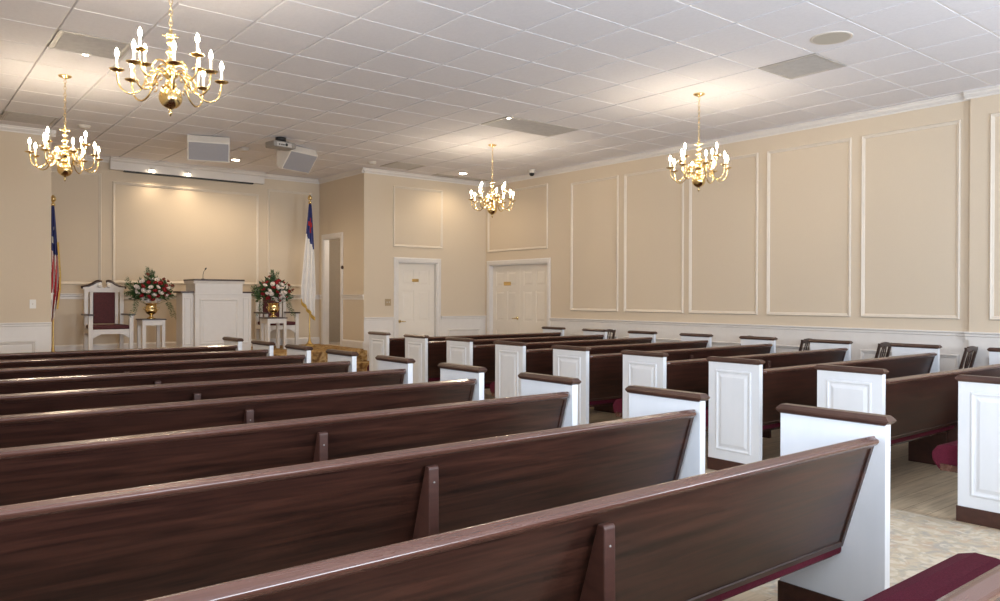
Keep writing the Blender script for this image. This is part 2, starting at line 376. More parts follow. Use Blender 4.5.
BEAD = [(0, 0), (.006, -.006), (.016, -.007), (.040, .003), (.044, .003)]
def door_leaf(name, side, at, a0, a1, z1, mirror=False, th=.04):
    """six panel door; side gives the facing"""
    w = a1-a0; m = MB(); f = .0075
    fn = {'y-': lambda u, v, h: (u, at-h, v), 'x-': lambda u, v, h: (at-h, u, v)}[side]
    if side == 'y-': m.box(a0, a1, at, at+th, .008, z1)
    else: m.box(at, at+th, a0, a1, .008, z1)
    st = .105*w/.78; ml = .09*w/.78; mid = (a0+a1)/2
    cols = [(a0+st, mid-ml/2), (mid+ml/2, a1-st)]
    rows = [(.24, .80), (1.00, 1.56), (1.66, z1-.11)]
    # face built as stiles and rails standing proud, fields sunk between them
    def slab(u0, u1, v0, v1):
        if side == 'y-': m.box(u0, u1, at-f, at, v0, v1)
        else: m.box(at-f, at, u0, u1, v0, v1)
    slab(a0, a0+st, .008, z1); slab(a1-st, a1, .008, z1); slab(mid-ml/2, mid+ml/2, .008, z1)
    vs = [.008] + [q for r in rows for q in r] + [z1]
    for k in range(0, len(vs), 2):
        for c in cols: slab(c[0], c[1], vs[k], vs[k+1])
    for c in cols:
        for r in rows: m.rings(fn, c[0], c[1], r[0], r[1], [(.0, 0.0005), (.022, .001), (.045, .006), (.05, .006)], fill=True)
    return struct(m.build(name, DOORW))
def lever(parent, side, at, a, z, d):
    m = MB()
    if side == 'y-':
        M = Matrix.Translation((a, at, z)) @ Matrix.Rotation(PI/2, 4, 'X')
        m.lathe([(0, 0), (.03, 0), (.03, .008), (.011, .012), (.011, .05), (0, .05)], n=14, M=M)
        m.tube([(a, at-.045, z), (a+d*.03, at-.05, z), (a+d*.11, at-.045, z-.006)], [.009, .009, .007])
    else:
        M = Matrix.Translation((at, a, z)) @ Matrix.Rotation(-PI/2, 4, 'Y')
        m.lathe([(0, 0), (.03, 0), (.03, .008), (.011, .012), (.011, .05), (0, .05)], n=14, M=M)
        m.tube([(at-.045, a, z), (at-.05, a+d*.03, z), (at-.045, a+d*.11, z-.006)], [.009, .009, .007])
    return m.build('door_handle', BRASS, parent)
d1 = door_leaf('door_1', 'y-', YF+.075, DX0+.017, DX1-.017, DZ-.018); lever(d1, 'y-', YF+.075-.0075, DX0+.075, 1.0, 1)
em = (EY0+EY1)/2
d2 = door_leaf('door_2', 'x-', XR+.075, em+.002, EY1-.017, EZ-.018); lever(d2, 'x-', XR+.075-.0075, em+.07, 1.05, 1)
d3 = door_leaf('door_3', 'x-', XR+.075, EY0+.017, em-.002, EZ-.018)
def plaque(name, side, at, a, z, label, w=.13, h=.055):
    m = MB()
    if side == 'y-':
        m.box(a-w/2, a+w/2, at-.006, at, z-h/2, z+h/2); m.box(a-w/2+.01, a+w/2-.01, at-.008, at-.006, z-h/2+.01, z+h/2-.01, 1)
    else:
        m.box(at-.006, at, a-w/2, a+w/2, z-h/2, z+h/2); m.box(at-.008, at-.006, a-w/2+.01, a+w/2-.01, z-h/2+.01, z+h/2-.01, 1)
    o = m.build(name, [BRASSD, BRASS], bevel=.001); return tag(o, label, 'plaque')
plaque('brass_plaque', 'y-', YF+.067, 7.645, 1.745, 'small brass name plate on the single white six-panel door left of the room corner', .14, .055)
plaque('brass_plaque', 'x-', XR+.067, 11.38, 1.70, 'small brass name plate on the left leaf of the white double doors', .21, .07)

def switch_plate(side, at, a, z, w, n, label, mm):
    o = empty('light_switch', (0, 0, 0), label, 'light switch')
    m = MB()
    if side == 'y-': o.location = (a, at, z); m.box(-w/2, w/2, -.007, 0, -.06, .06)
    m.build('wall_plate', mm, o, bevel=.002)
    for k in range(n):
        x = (k-(n-1)/2)*.046
        t = MB(); t.box(x-.006, x+.006, -.016, -.007, -.010, .014); t.build('toggle', OFFW, o, bevel=.002)
    return o
switch_plate('y-', YF, 7.03, 1.345, .118, 2, 'beige double light switch plate on the wall left of the single white door', mat('almond_plastic', (.42, .31, .18), .5))
switch_plate('y-', YF, 1.585, 1.33, .075, 1, 'white light switch plate on the front wall left of the platform recess', mat('white_plastic', (.8, .78, .74), .4))
m = MB(); m.lathe([(0, 0), (.035, 0), (.033, .018), (.022, .026), (0, .028)], n=20, M=Matrix.Translation((RX1, 12.76, 1.975)) @ Matrix.Rotation(-PI/2, 4, 'Y'))
tag(m.build('thermostat', DARKW), 'small round dark thermostat on the side wall of the recess beside the open doorway', 'thermostat')

# --------------------------------------------------------- platform and steps
m = MB()
m.box(RX0, RX1, YF+.0, YREC, 0, PZ)
m.box(RX0, 6.42, 11.60, YF, 0, PZ); m.box(RX0, 6.44, 11.30, 11.60, 0, .36); m.box(RX0, 6.46, 11.00, 11.30, 0, .18)
struct(m.build('floor_platform', STAGEC, bevel=.012))

# --------------------------------------------------------- pews
def make_pew(L, label, xm):
    """origin: floor below the rear upper edge of the backrest at the left end; people face +Y"""
    root = empty('church_pew', (0, 0, 0), label, 'pew')
    th = .045
    for sgn, x0 in ((-1, 0), (1, L-th)):
        m = MB(); y0, y1 = -.030, .455
        m.box(x0, x0+th, y0, y1, 0, .915)
        out = x0 if sgn < 0 else x0+th
        fn = lambda u, v, h, out=out, sgn=sgn: (out+sgn*h, u, v)
        # raised field on the side that faces out of the pew
        m.rings(fn, y0+.075, y1-.075,   .175, .845, [(0, .0002), (.004, .009), (.014, .011), (.022, .003), (.034, .002), (.058, .011), (.062, .011)], fill=True)
        e = m.build('end_panel', PEWW, root, bevel=.002)
        k = MB(); inn = .122
        k.prism([(x0-.007, 0), (x0+th+.007, 0), (x0+th+.007, .10 if sgn > 0 else inn), (x0+th-.02, .10 if sgn > 0 else inn), (x0+.02, .10 if sgn < 0 else inn), (x0-.007, .10 if sgn < 0 else inn)], 1, y0-.007, y1+.007)
        k.build('kick_board', KICK, e, bevel=.003)
        c = MB()
        cx = x0+th/2; yy0, yy1 = -.048, .472
        R = []
        for hw, e_, z in ((.026, .024, .906), (.033, .016, .910), (.037, .006, .919), (.037, .0, .927), (.033, .008, .936), (.024, .018, .947)):
            R.append([c.bm.verts.new(p) for p in ((cx-hw, yy0+e_, z), (cx+hw, yy0+e_, z), (cx+hw, yy1-e_, z), (cx-hw, yy1-e_, z))])
        for A, B in zip(R[:-1], R[1:]):
            for q in range(4): c.bm.faces.new([A[q], A[(q+1) % 4], B[(q+1) % 4], B[q]])
        c.bm.faces.new(R[0][::-1]); c.bm.faces.new(R[-1])
        c.build('end_cap', CAPW, e)
    a, b = th, L-th; e = .020
    # reclined backrest: plane from (y .035,z .835) to (y .155,z .372)
    back = MB(); 
    def bp(y, z, t): return (y+t*.97, z+t*.25)
    top = (-.004, .842); bot = (.133, .377); t = .022
    back.prism([top, bot, (bot[0]+t, bot[1]+t*.26), (top[0]+t, top[1]+t*.26)], 0, a+e, b-e)
    dy, dz = bot[0]-top[0], bot[1]-top[1]; ln = math.hypot(dy, dz)
    n = Vector((0, dz/ln, -dy/ln))   # rearward normal
    def fn(u, v, h):  # u along x, v along slope from the bottom
        return Vector((u, bot[0]-dy*v/ln, bot[1]-dz*v/ln)) + n*h
    back.rings(fn, a+e, b-e, 0, ln, [(0, .001), (0, .007), (.022, .007), (.025, .0012)])
    bk = back.build('backrest', WOOD, root)
    r = MB()
    RP = [(.004, .868), (-.004, .868), (-.030, .860), (-.037, .855), (-.037, .847), (-.031, .839), (-.018, .830), (.012, .822), (.024, .822), (.024, .850), (.016, .864)]
    RE = [(max(y, -.006), z) if y < 0 else (y, z) for y, z in RP]
    RE = [(.004, .866), (-.002, .866), (-.006, .858), (-.008, .852), (-.008, .846), (-.007, .839), (-.006, .831), (.012, .823), (.022, .823), (.022, .850), (.014, .862)]
    secs = [[r.bm.verts.new((x, y, z)) for y, z in P] for x, P in ((a+.006, RE), (a+.042, RP), (b-.042, RP), (b-.006, RE))]
    for A, B in zip(secs[:-1], secs[1:]):
        for q in range(len(A)): r.bm.faces.new([A[q], A[(q+1) % len(A)], B[(q+1) % len(A)], B[q]])
    r.bm.faces.new(secs[0][::-1]); r.bm.faces.new(secs[-1])
    r.build('top_rail', RAIL, root, bevel=.002)
    s = MB(); s.prism([(.20, .300), (.20, .330), (.58, .345), (.58, .30)], 0, a, b); s.build('seat_board', RAIL, root)
    cpr = [(.148, .330), (.146, .378), (.165, .400), (.48, .472), (.55, .474), (.61, .455), (.645, .41), (.640, .36), (.60, .300), (.57, .300), (.22, .334)]
    ce = MB(); ce.prism(cpr, 0, a+e, b-.012, smooth=False); ce.build('seat_cushion', MAROON, root, bevel=.012)
    br = MB()
    br.prism([(-.040, 0), (-.030, .788), (-.024, .796), (-.002, .796), (.128, .37), (.20, .32), (.20, 0)], 0, xm-.0225, xm+.0225)
    brace = br.build('center_brace', KICK, root, bevel=.004)
    sc = MB(); M = Matrix.Translation((xm, -.0308, .735)) @ Matrix.Rotation(PI/2, 4, 'X'); sc.lathe([(0, .003), (.003, .002), (.004, 0)], n=10, M=M); sc.build('screw', SILVER, brace)
    su = MB(); su.prism([(.201, 0), (.201, .30), (.52, .30), (.52, 0)], 0, xm-.0225, xm+.0225); su.build('seat_support', KICK, root, bevel=.004)
    return root

ordn = ['rearmost', 'second from the rear', 'third from the rear', 'fourth from the rear', 'fifth from the rear', 'middle', 'fourth from the front', 'third from the front', 'second from the front', 'front']
LL = 3.325
proto = make_pew(LL, '', 1.645)
YL = .62
for i in range(10):
    o = proto if i == 0 else copy_tree(proto)
    o.location = (0.0, (.615 if i == 0 else 1.545+.938*(i-1)), 0)
    if i == 0: lab = 'dark wood pew nearest the camera, maroon seat cushion showing at the lower right corner'
    elif i == 1: lab = 'largest dark pew in the foreground, its whole backrest end against a white end panel'
    else: lab = 'dark wood pew of the left block, %s row counted from the platform' % ['', '', 'eighth', 'seventh', 'sixth', 'fifth', 'fourth', 'third', 'second', 'first'][i]
    if i == 2: lab = 'dark wood pew of the left block, directly ahead of the largest foreground pew'
    if i == 1:
        for c in o.children:
            if c.name.split('.')[0] in ('backrest', 'top_rail', 'center_brace'): c.location.x = -.03
    o['label'] = lab; o['group'] = 'pews of the left block'
proto2 = make_pew(3.375, '', 1.69)
for i in range(9):
    o = proto2 if i == 0 else copy_tree(proto2)
    o.location = (5.46, 1.605+.9695*i, 0)
    lab = 'dark wood pew of the right block, white panelled end, %s row counted from the platform' % ['ninth', 'eighth', 'seventh', 'sixth', 'fifth', 'fourth', 'third', 'second', 'first'][i]
    if i == 0: lab = 'dark wood pew of the right block, its panelled end cut by the right picture edge'
    o['label'] = lab; o['group'] = 'pews of the right block'

# --------------------------------------------------------- side chairs along the right wall
def make_chair():
    root = empty('side_chair', (0, 0, 0), '', 'chair', 'side chairs beside the right wall')
    w = .300
    def ly(z): return -.0 + (.925-z)*.25     # rear posts lean back
    for s in (-1, 1):
        x = s*(w/2-.018)
        p = MB(); p.prism([(ly(.925)-.012, .925), (ly(.44)-.012, .44), (.09, 0), (.125, 0), (ly(.44)+.02, .44), (ly(.925)+.012, .925)], 0, x-.018, x+.018)
        p.build('rear_post', DARKW, root, bevel=.004)
        q = MB(); q.prism([(x-.02, .50), (x+.02, .50), (x+.02, .53), (x-.02, .53)], 2, 0, .42); q.build('front_leg', DARKW, root, bevel=.003)
    c = MB()
    pts = [(-w/2, .915), (-w/2, .945), (-w/2+.05, .935), (-.08, .950), (0, .958), (.08, .950), (w/2-.05, .935), (w/2, .945), (w/2, .915), (w/2-.06, .895), (0, .915), (-w/2+.06, .895)]
    c.prism(pts, 1, -.012, .014); c.build('crest_rail', DARKW, root, bevel=.003)
    s = MB()
    for k in (-1, 0, 1):
        P = [(k*.018, ly(.50), .50), (k*.030, ly(.60), .60), (k*.012, ly(.68), .68), (k*.045, ly(.76), .76), (k*.050, ly(.83), .83), (k*.035, ly(.915), .915)]
        s.tube(P, .008, 6)
    ring = [(.032*math.cos(t), ly(.70+.04*math.sin(t)), .70+.04*math.sin(t)) for t in [2*PI*q/12 for q in range(12)]]
    s.tube(ring, .006, 6, closed=True)
    s.box(-.05, .05, ly(.49)-.01, ly(.49)+.012, .475, .505)
    s.build('splat', DARKW, root)
    lr = MB(); lr.box(-w/2+.03, w/2-.03, ly(.48)-.009, ly(.48)+.009, .455, .49); lr.build('lower_rail', DARKW, root)
    f = MB(); f.box(-w/2+.005, w/2-.005, .135, .53, .385, .425); f.build('seat_frame', DARKW, root, bevel=.004)
    g = MB(); g.box(-w/2+.012, w/2-.012, .145, .522, .427, .465); g.build('seat', MAROOND, root, bevel=.015, seg=3)
    return root
ch = make_chair()
CY = [3.27, 4.175, 5.12, 5.96, 8.50]
CLAB = ['dark carved-back chair by the right wall, nearest the right picture edge, both posts in view',
        'dark carved-back chair by the right wall, just left of the second widest white pew end',
        'dark chair at the right wall, half hidden by a pew cap, third from the right',
        'dark chair at the right wall, one thin post showing left of a pew cap',
        'farthest dark chair by the right wall, one post showing right of a small pew cap']
for i, y in enumerate(CY):
    o = ch if i == 0 else copy_tree(ch)
    o.location = (9.015 if i else 9.004, y, 0); o.scale = (1, 1, .985); o['label'] = CLAB[i]

# --------------------------------------------------------- chandeliers
ct, st_ = math.cos(.6749), math.sin(.6749)
def make_chandelier():
    root = empty('brass_chandelier', (0, 0, 0), '', 'chandelier', 'brass chandeliers')
    m = MB(); m.lathe([(0, 0), (.062, 0), (.062, -.008), (.05, -.016), (.022, -.026), (.008, -.034), (0, -.036)], n=24); m.build('canopy', BRASS, root)
    m = MB(); z = -.036; k = 0
    while z > -.50:
        L = .044; w = .0105
        pts = []
        for q in range(10):
            a = 2*PI*q/10; x = w*math.cos(a); zz = z-L/2+ (L/2-.002)*math.sin(a)
            pts.append((x, 0, zz) if k % 2 == 0 else (0, x, zz))
        m.tube(pts, .0028, 5, closed=True); z -= L-.010; k += 1
    m.build('chain', BRASS, root)
    m = MB()
    m.lathe([(0, -.505), (.010, -.51), (.014, -.522), (.008, -.535), (.030, -.548), (.034, -.553), (.012, -.560), (.010, -.575), (.020, -.588), (.024, -.60), (.012, -.612), (.010, -.632), (.026, -.648), (.030, -.664),
             (.015, -.682), (.012, -.70), (.034, -.716), (.040, -.728), (.022, -.742), (.018, -.76), (.036, -.776), (.044, -.79), (.046, -.812), (.028, -.828), (.022, -.846), (.034, -.86), (.038, -.872), (.03, -.886)], n=20)
    m.build('column', BRASS, root)
    m = MB(); prof = [(.03, -.886)]
    for q in range(1, 12): a = PI*q/12; prof.append((max(.072*math.sin(a), .012), -.950+.072*math.cos(a)))
    prof += [(.012, -1.024), (.008, -1.034), (.014, -1.044), (.010, -1.054), (.003, -1.07), (0, -1.072)]
    m.lathe(prof, n=28); m.build('ball_finial', BRASS, root)
    # crown of small points at the top of the column
    m = MB()
    for q in range(6):
        a = 2*PI*q/6; c, s = math.cos(a), math.sin(a)
        m.tube([(.01*c, .01*s, -.55), (.04*c, .04*s, -.556), (.052*c, .052*s, -.545)], [.004, .004, .002], 6)
    m.build('crown', BRASS, root)
    def arm(a, R, zh, zl, zb):
        c, s = math.cos(a), math.sin(a)
        r0 = .03
        P = [(r0, zh), (r0+.04, zh+.022), (r0+.085, zh+.008), (r0+.115, zh-.035), (R*.52, (zh+zl)/2-.03), (R*.64, zl+.012), (R*.76, zl), (R*.88, zl+.016), (R*.965, zl+.05), (R, zb-.02), (R, zb)]
        # smooth the polyline
        for _ in range(2):
            Q = [P[0]]
            for A, B in zip(P[:-1], P[1:]): Q += [(A[0]*.75+B[0]*.25, A[1]*.75+B[1]*.25), (A[0]*.25+B[0]*.75, A[1]*.25+B[1]*.75)]
            Q.append(P[-1]); P = Q
        m = MB(); m.tube([(r*c, r*s, z) for r, z in P[::1]], .0062, 7)
        # little scroll under the arm
        S = [(R*.40+.022*math.cos(t)*(1-t/9), (zh+zl)/2-.015+.022*math.sin(t)*(1-t/9)) for t in [q*.6 for q in range(10)]]
        m.tube([(r*c, r*s, z) for r, z in S], .004, 5)
        A = m.build('arm', BRASS, root); x, y = R*c, R*s
        m = MB(); m.lathe([(0, -.004), (.012, -.004), (.036, .004), (.044, .010), (.045, .013), (.030, .008), (.0, .005)], cx=x, cy=y, n=20, z=zb); m.build('drip_pan', BRASS, A)
        m = MB(); m.lathe([(0, .005), (.0125, .005), (.0115, .016), (.0085, .020), (.0085, .087), (0, .087)], cx=x, cy=y, n=12, z=zb); m.build('candle_sleeve', CANDLE, A)
        m = MB(); m.lathe([(.004, .086), (.009, .095), (.0125, .106), (.0125, .114), (.0085, .128), (.004, .139), (0, .148)], cx=x, cy=y, n=8, z=zb); m.build('flame_bulb', BULB, A)
    for q in range(8): arm(q*PI/4, .312, -.80, -.955, -.82)
    for q in range(4): arm(-.12+PI/4+q*PI/2, .235, -.745, -.86, -.715)
    return root
chd = make_chandelier()
CP = [(1.462, 5.24, 'large brass chandelier at top left, nearest the camera, its ceiling canopy out of frame'),
      (1.46, 8.90, 'brass chandelier hanging at the far left in front of the beige front wall'),
      (6.995, 8.93, 'smallest brass chandelier, hanging in front of the room corner between the doors'),
      (6.99, 5.26, 'brass chandelier hanging at right in front of the panelled right wall')]
for i, (x, y, lab) in enumerate(CP):
    o = chd if i == 0 else copy_tree(chd)
    o.location = (x, y, ZC); o['label'] = lab; o.rotation_euler = (0, 0, [-.27+.06, -.163+.22, -.664+.20, -.925+.24][i])

# --------------------------------------------------------- ceiling fixtures
def vent(i, j, ni, nj, label, kind=0):
    x0, y0 = GX+i*T, GY+j*T; w, h = T*ni, min(T*nj, YF-.09-y0 if y0 < YF else 9)
    root = empty('ceiling_vent', (x0, y0, ZC), label, 'vent', 'ceiling vents')
    m = MB(); m.rings(lambda u, v, z: (u, v, -z), .013, w-.013, .013, h-.013, [(0, -.006), (0, .003), (.03, .005), (.045, -.003)]); m.build('vent_frame', METALG, root, recalc=True)
    s = MB(); s.box(.055, w-.055, .055, h-.055, .002, .006)
    n = int((h-.12)/.022)
    for k in range(n):
        y = .06+k*.022; s.prism([(y, .001), (y+.014, -.004), (y+.016, -.002), (y+.002, .003)], 0, .06, w-.06)
    s.build('louvre', METALG, root)
vent(1, 1, 1, 1, 'square grey air vent in the ceiling at upper right beside the round speaker')
vent(0, 7, 2, 1, 'long grey air vent in the ceiling above the farthest right-hand chandelier')
vent(1, 13, 1, 1, 'grey ceiling vent above the single white door near the front wall')
vent(3, 14, 2, 1, 'long grey air vent in the ceiling tight against the front wall by the room corner')
vent(-8, 7, 1, 1, 'grey ceiling vent at top left behind the nearest chandelier')
vent(-8, 13, 1, 1, 'grey ceiling vent at far left, close to the front wall crown')

m = MB()
cx, cy = GX+.53*T, GY+.50*T
root = empty('ceiling_speaker', (cx, cy, ZC), 'round flush speaker grille in the ceiling at the upper right', 'speaker')
m.lathe([(.150, -.006), (.165, -.007), (.172, -.003), (.172, 0)], n=40); m.build('rim', OFFW, root)
m = MB(); m.lathe([(0, -.004), (.150, -.006)], n=40); m.build('grille', mat('perforated_beige_metal', (.52, .48, .42), .6), root)
def detector(x, y, label, r=.075):
    root = empty('smoke_detector', (x, y, ZC), label, 'smoke detector', 'smoke detectors')
    m = MB(); m.lathe([(0, -.042), (r*.55, -.040), (r*.85, -.028), (r*.88, -.012)], n=24); m.build('cover', OFFW, root)
    m = MB(); m.lathe([(r*.88, -.012), (r, -.012), (r, 0), (0, 0)], n=24); m.build('base', OFFW, root)
detector(2.08, 11.33, 'round white smoke detector right of the far left chandelier chain')
detector(6.347, 11.33, 'round white smoke detector on the ceiling above the recess corner')
detector(4.28, 11.55, 'round white smoke detector behind the ceiling projector', .09)
root = empty('dome_camera', (8.90, 10.24, ZC), 'small white dome camera with a black eye above the double doors', 'camera')
m = MB(); m.lathe([(0, -.06), (.045, -.058), (.062, -.040), (.066, 0), (0, 0)], n=24); m.build('housing', OFFW, root)
m = MB(); m.lathe([(0, -.112), (.025, -.106), (.042, -.086), (.045, -.060), (0, -.060)], n=24); m.build('dome', BLACK, root)
def downlight(x, y, z, label, r=.07, power=25, ang=110):
    root = empty('recessed_downlight', (x, y, z), label, 'downlight', 'recessed downlights')
    m = MB(); m.lathe([(r*.82, -.003), (r*1.05, -.006), (r*1.15, -.002), (r*1.15, 0)], n=28); m.build('trim_ring', WHITE, root)
    m = MB(); m.lathe([(0, -.0035), (r*.82, -.003)], n=28); m.build('lamp_lens', LAMP, root)
    L = bpy.data.lights.new('downlight_beam', 'SPOT'); L.energy = power; L.color = (1, .80, .56); L.spot_size = math.radians(ang); L.spot_blend = .6; L.shadow_soft_size = .05
    lo = bpy.data.objects.new('downlight_beam', L); link(lo, root); lo.location = (0, 0, -.03)
    return root
def puck(x, y, z, label):
    root = empty('valance_spotlight', (x, y, z), label, 'spotlight', 'valance lights')
    m = MB(); m.lathe([(.026, 0), (.030, .004), (.030, .03), (0, .03)], n=20); m.build('housing', WHITE, root)
    m = MB(); m.lathe([(0, -.020), (.014, -.018), (.024, -.008), (.026, 0)], n=20); m.build('lamp_lens', LAMP, root)
    L = bpy.data.lights.new('spot_beam', 'SPOT'); L.energy = 24; L.color = (1, .80, .56); L.spot_size = math.radians(165); L.spot_blend = 1; L.shadow_soft_size = .03
    lo = bpy.data.objects.new('spot_beam', L); link(lo, root); lo.location = (0, -.01, -.03); lo.rotation_euler = (-.5, 0, 0)
downlight(4.53, 12.59, ZC, 'lit recessed ceiling light between the hanging speaker and the projector', .075, 70, 155)
downlight(8.20, 11.33, ZC, 'lit recessed ceiling light near the farthest right-hand chandelier', .08, 25, 155)
puck(3.50, 13.57, 3.520, 'left one of two small lit spotlights on the white valance over the pulpit')
puck(4.07, 13.57, 3.520, 'right one of two small lit spotlights on the white valance over the pulpit')
downlight(6.11, 7.47, ZC, 'small bright ceiling light at the near corner of the long grey vent', .03, 60, 155)
downlight(1.48, 8.00, ZC, 'small bright ceiling light at the edge of the vent behind the nearest chandelier', .03, 60, 155)

# hanging loudspeakers
def hung_speaker(x, y, yaw, pitch, label, w=.275, drop=.255):
    root = empty('hanging_loudspeaker', (x, y, ZC), label, 'loudspeaker', 'white loudspeakers under the ceiling', rz=yaw)
    y1, z1 = -.14, -.105; y0, z0 = y1+drop*math.tan(pitch), z1-drop
    prof = [(y1, z1), (y0, z0), (.16, z0+.05), (.16, -.03), (y1+.06, -.012)]
    m = MB(); m.prism(prof, 0, -w, w); m.build('cabinet', OFFW, root, bevel=.006)
    n = Vector((0, -math.cos(pitch), -math.sin(pitch))); up = Vector((0, y1-y0, z1-z0)).normalized(); L = math.hypot(y1-y0, z1-z0); c = Vector((0, (y0+y1)/2, (z0+z1)/2))
    g = MB()
    P = [[g.bm.verts.new(Vector((sx*(w-.018), 0, 0))+c+up*sz*(L/2-.016)+n*d) for sx, sz in ((-1, -1), (1, -1), (1, 1), (-1, 1))] for d in (-.004, .006)]
    g.bm.faces.new(P[1]); g.bm.faces.new(P[0][::-1])
    for q in range(4): g.bm.faces.new([P[0][q], P[0][(q+1) % 4], P[1][(q+1) % 4], P[1][q]])
    g.build('grille', GRILLE, root, bevel=.003)
    b = MB(); b.box(-.04, .04, .04, .10, -.028, 0); b.build('bracket', OFFW, root)
    return root
hung_speaker(3.57, 10.98, math.radians(-17), math.radians(20), 'white box loudspeaker hung from the ceiling, left one, grey grille facing the camera')
hung_speaker(4.86, 10.90, math.radians(20), math.radians(38), 'white box loudspeaker hung at a slant beside the projector, right one')
# projector
root = empty('ceiling_projector', (4.385, 10.42, ZC), 'grey ceiling projector on a black mount left of the slanted loudspeaker', 'projector', rz=math.radians(8))
m = MB(); m.lathe([(0, -.004), (.075, -.004), (.075, -.045), (.04, -.05), (.04, -.06), (0, -.06)], n=18); m.box(-.10, .10, -.06, .06, -.0695, -.055); m.build('mount', BLACK, root)
m = MB(); m.box(-.175, .175, -.12, .12, -.155, -.070); m.build('body', SILVER, root, bevel=.015, seg=3)
m = MB(); m.box(-.13, .10, -.124, -.119, -.145, -.088, 0); m.build('rear_panel', METALG, root, bevel=.002)
m = MB(); m.lathe([(0, .01), (.018, .01), (.022, 0)], n=16, M=Matrix.Translation((.02, -.123, -.115)) @ Matrix.Rotation(PI/2, 4, 'X'))
for k in (-.10, -.065, -.035): m.box(k, k+.02, -.127, -.123, -.13, -.11)
m.build('ports', BLACK, root)
m = MB(); m.lathe([(0, .03), (.035, .03), (.04, 0)], n=20, M=Matrix.Translation((.06, .12, -.115)) @ Matrix.Rotation(-PI/2, 4, 'X')); m.build('lens', BLACK, root)

# --------------------------------------------------------- platform furniture
def throne(x, y, label):
    root = empty('clergy_chair', (x, y, PZ), label, 'armchair', 'white high-backed chairs on the platform')
    W_ = .255
    for s in (-1, 1):
        p = MB(); p.box(s*W_-.028, s*W_+.028, .22, .275, 0, 1.03); p.build('rear_post', WHITE, root, bevel=.003)
        p = MB(); p.box(s*(W_+.03)-.03, s*(W_+.03)+.03, -.27, -.215, 0, .615); p.build('front_leg', WHITE, root, bevel=.003)
        p = MB(); p.box(s*(W_+.03)-.042, s*(W_+.03)+.042, -.31, .23, .615, .64); p.build('armrest', DARKW, root, bevel=.006)
        p = MB(); p.box(s*(W_+.01)-.012, s*(W_+.01)+.012, -.215, .22, .33, .40); p.build('side_rail', WHITE, root)
    # front apron with an arched lower edge
    a = MB(); pts = [(-W_-.0, .40), (-W_-.0, .26)]
    pts += [(-.19, .30), (-.14, .325), (.14, .325), (.19, .30)] + [(W_, .26), (W_, .40)]
    a.prism(pts, 1, -.26, -.235); a.build('apron', WHITE, root, bevel=.002)
    c = MB(); c.box(-W_-.005, W_+.005, -.268, .215, .402, .465); c.build('seat_cushion', MAROOND, root, bevel=.02, seg=3)
    b = MB(); b.box(-.155, .155, .212, .262, .48, .985); b.build('back_pad', MAROOND, root, bevel=.012)
    f = MB()
    for s in (-1, 1): f.box(s*.18-.022, s*.18+.022, .225, .27, .466, .99)
    f.box(-W_+.028, W_-.028, .225, .27, .985, 1.03); f.build('back_frame', WHITE, root)
    # broken swan-neck pediment
    pd = MB()
    for s in (-1, 1):
        P = [(s*.30, 1.03), (s*.30, 1.062), (s*.22, 1.068), (s*.16, 1.095), (s*.10, 1.135), (s*.045, 1.15), (s*.03, 1.13), (s*.05, 1.10), (s*.04, 1.075), (0, 1.05), (0, 1.03)]
        pd.prism(P, 1, .22, .272)
        for t0 in (0,): pd.lathe([(0, .0), (.030, .0), (.034, .01), (.022, .016), (0, .016)], n=16, M=Matrix.Translation((s*.065, .22, 1.085)) @ Matrix.Rotation(PI/2, 4, 'X'))
    pd.build('pediment', WHITE, root)
    for s in (-1, 1):
        g = MB(); g.tube([(s*.325, .245, 1.062), (s*.27, .245, 1.066), (s*.22, .245, 1.076), (s*.16, .245, 1.105), (s*.10, .245, 1.148), (s*.06, .245, 1.160), (s*.03, .245, 1.158)], [.014, .021, .025, .026, .025, .022, .014], 8, flat=1.4)
        g.build('scroll_moulding', DARKW, root)
    root.scale = (1, 1, .975)
    return root
throne(2.755, 13.22, 'white high-backed clergy chair with maroon pad, left of the pulpit, fully in view')
throne(5.56, 13.40, 'white high-backed clergy chair mostly hidden behind the right flower arrangement')

def stand(x, y, label, slats=False):
    root = empty('plant_stand', (x, y, PZ), label, 'side table', 'white flower stands')
    h = .545; w = .168
    m = MB(); m.box(-w-.015, w+.015, -w-.015, w+.015, h-.018, h); m.build('tabletop', DARKW, root, bevel=.004)
    m = MB(); m.box(-w+.005, w-.005, -w+.005, w-.005, h-.10, h-.0185); m.build('apron', WHITE, root)
    for sx in (-1, 1):
        for sy in (-1, 1):
            m = MB(); m.box(sx*(w-.024)-.024, sx*(w-.024)+.024, sy*(w-.024)-.024, sy*(w-.024)+.024, 0, h-.0185); m.build('leg', WHITE, root, bevel=.002)
    return root
TX = [(3.325, 12.95), (5.26, 12.80)]
stand(*TX[0], 'white square stand with dark top under the left flower arrangement')
stand(*TX[1], 'white square stand with dark top under the right flower arrangement')

def rose(mb, c, r, seedk):
    """layered cup of petals around a bud"""
    rnd = random.Random(seedk)
    ax = Vector((rnd.uniform(-.5, .5), rnd.uniform(-1, -.2), rnd.uniform(.2, .9))).normalized()
    q = ax.to_track_quat('Z', 'Y').to_matrix().to_4x4(); M = Matrix.Translation(c) @ q
    mb.lathe([(0, -.6*r), (.45*r, -.35*r), (.5*r, .1*r), (.22*r, .42*r), (0, .36*r)], n=7, M=M)
    for ring, (n, rad, h) in enumerate(((4, .55, .35), (6, .95, .12))):
        for k in range(n):
            a = 2*PI*(k+.5*ring)/n
            P = [Vector((math.cos(a+da)*rr*r*rad, math.sin(a+da)*rr*r*rad, zz*r)) for da, rr, zz in ((-.42, .45, -.45), (-.62, .95, h-.05), (-.3, 1.08, h+.12), (.3, 1.08, h+.12), (.62, .95, h-.05), (.42, .45, -.45))]
            mb.quad([M @ p for p in P], smooth=True)
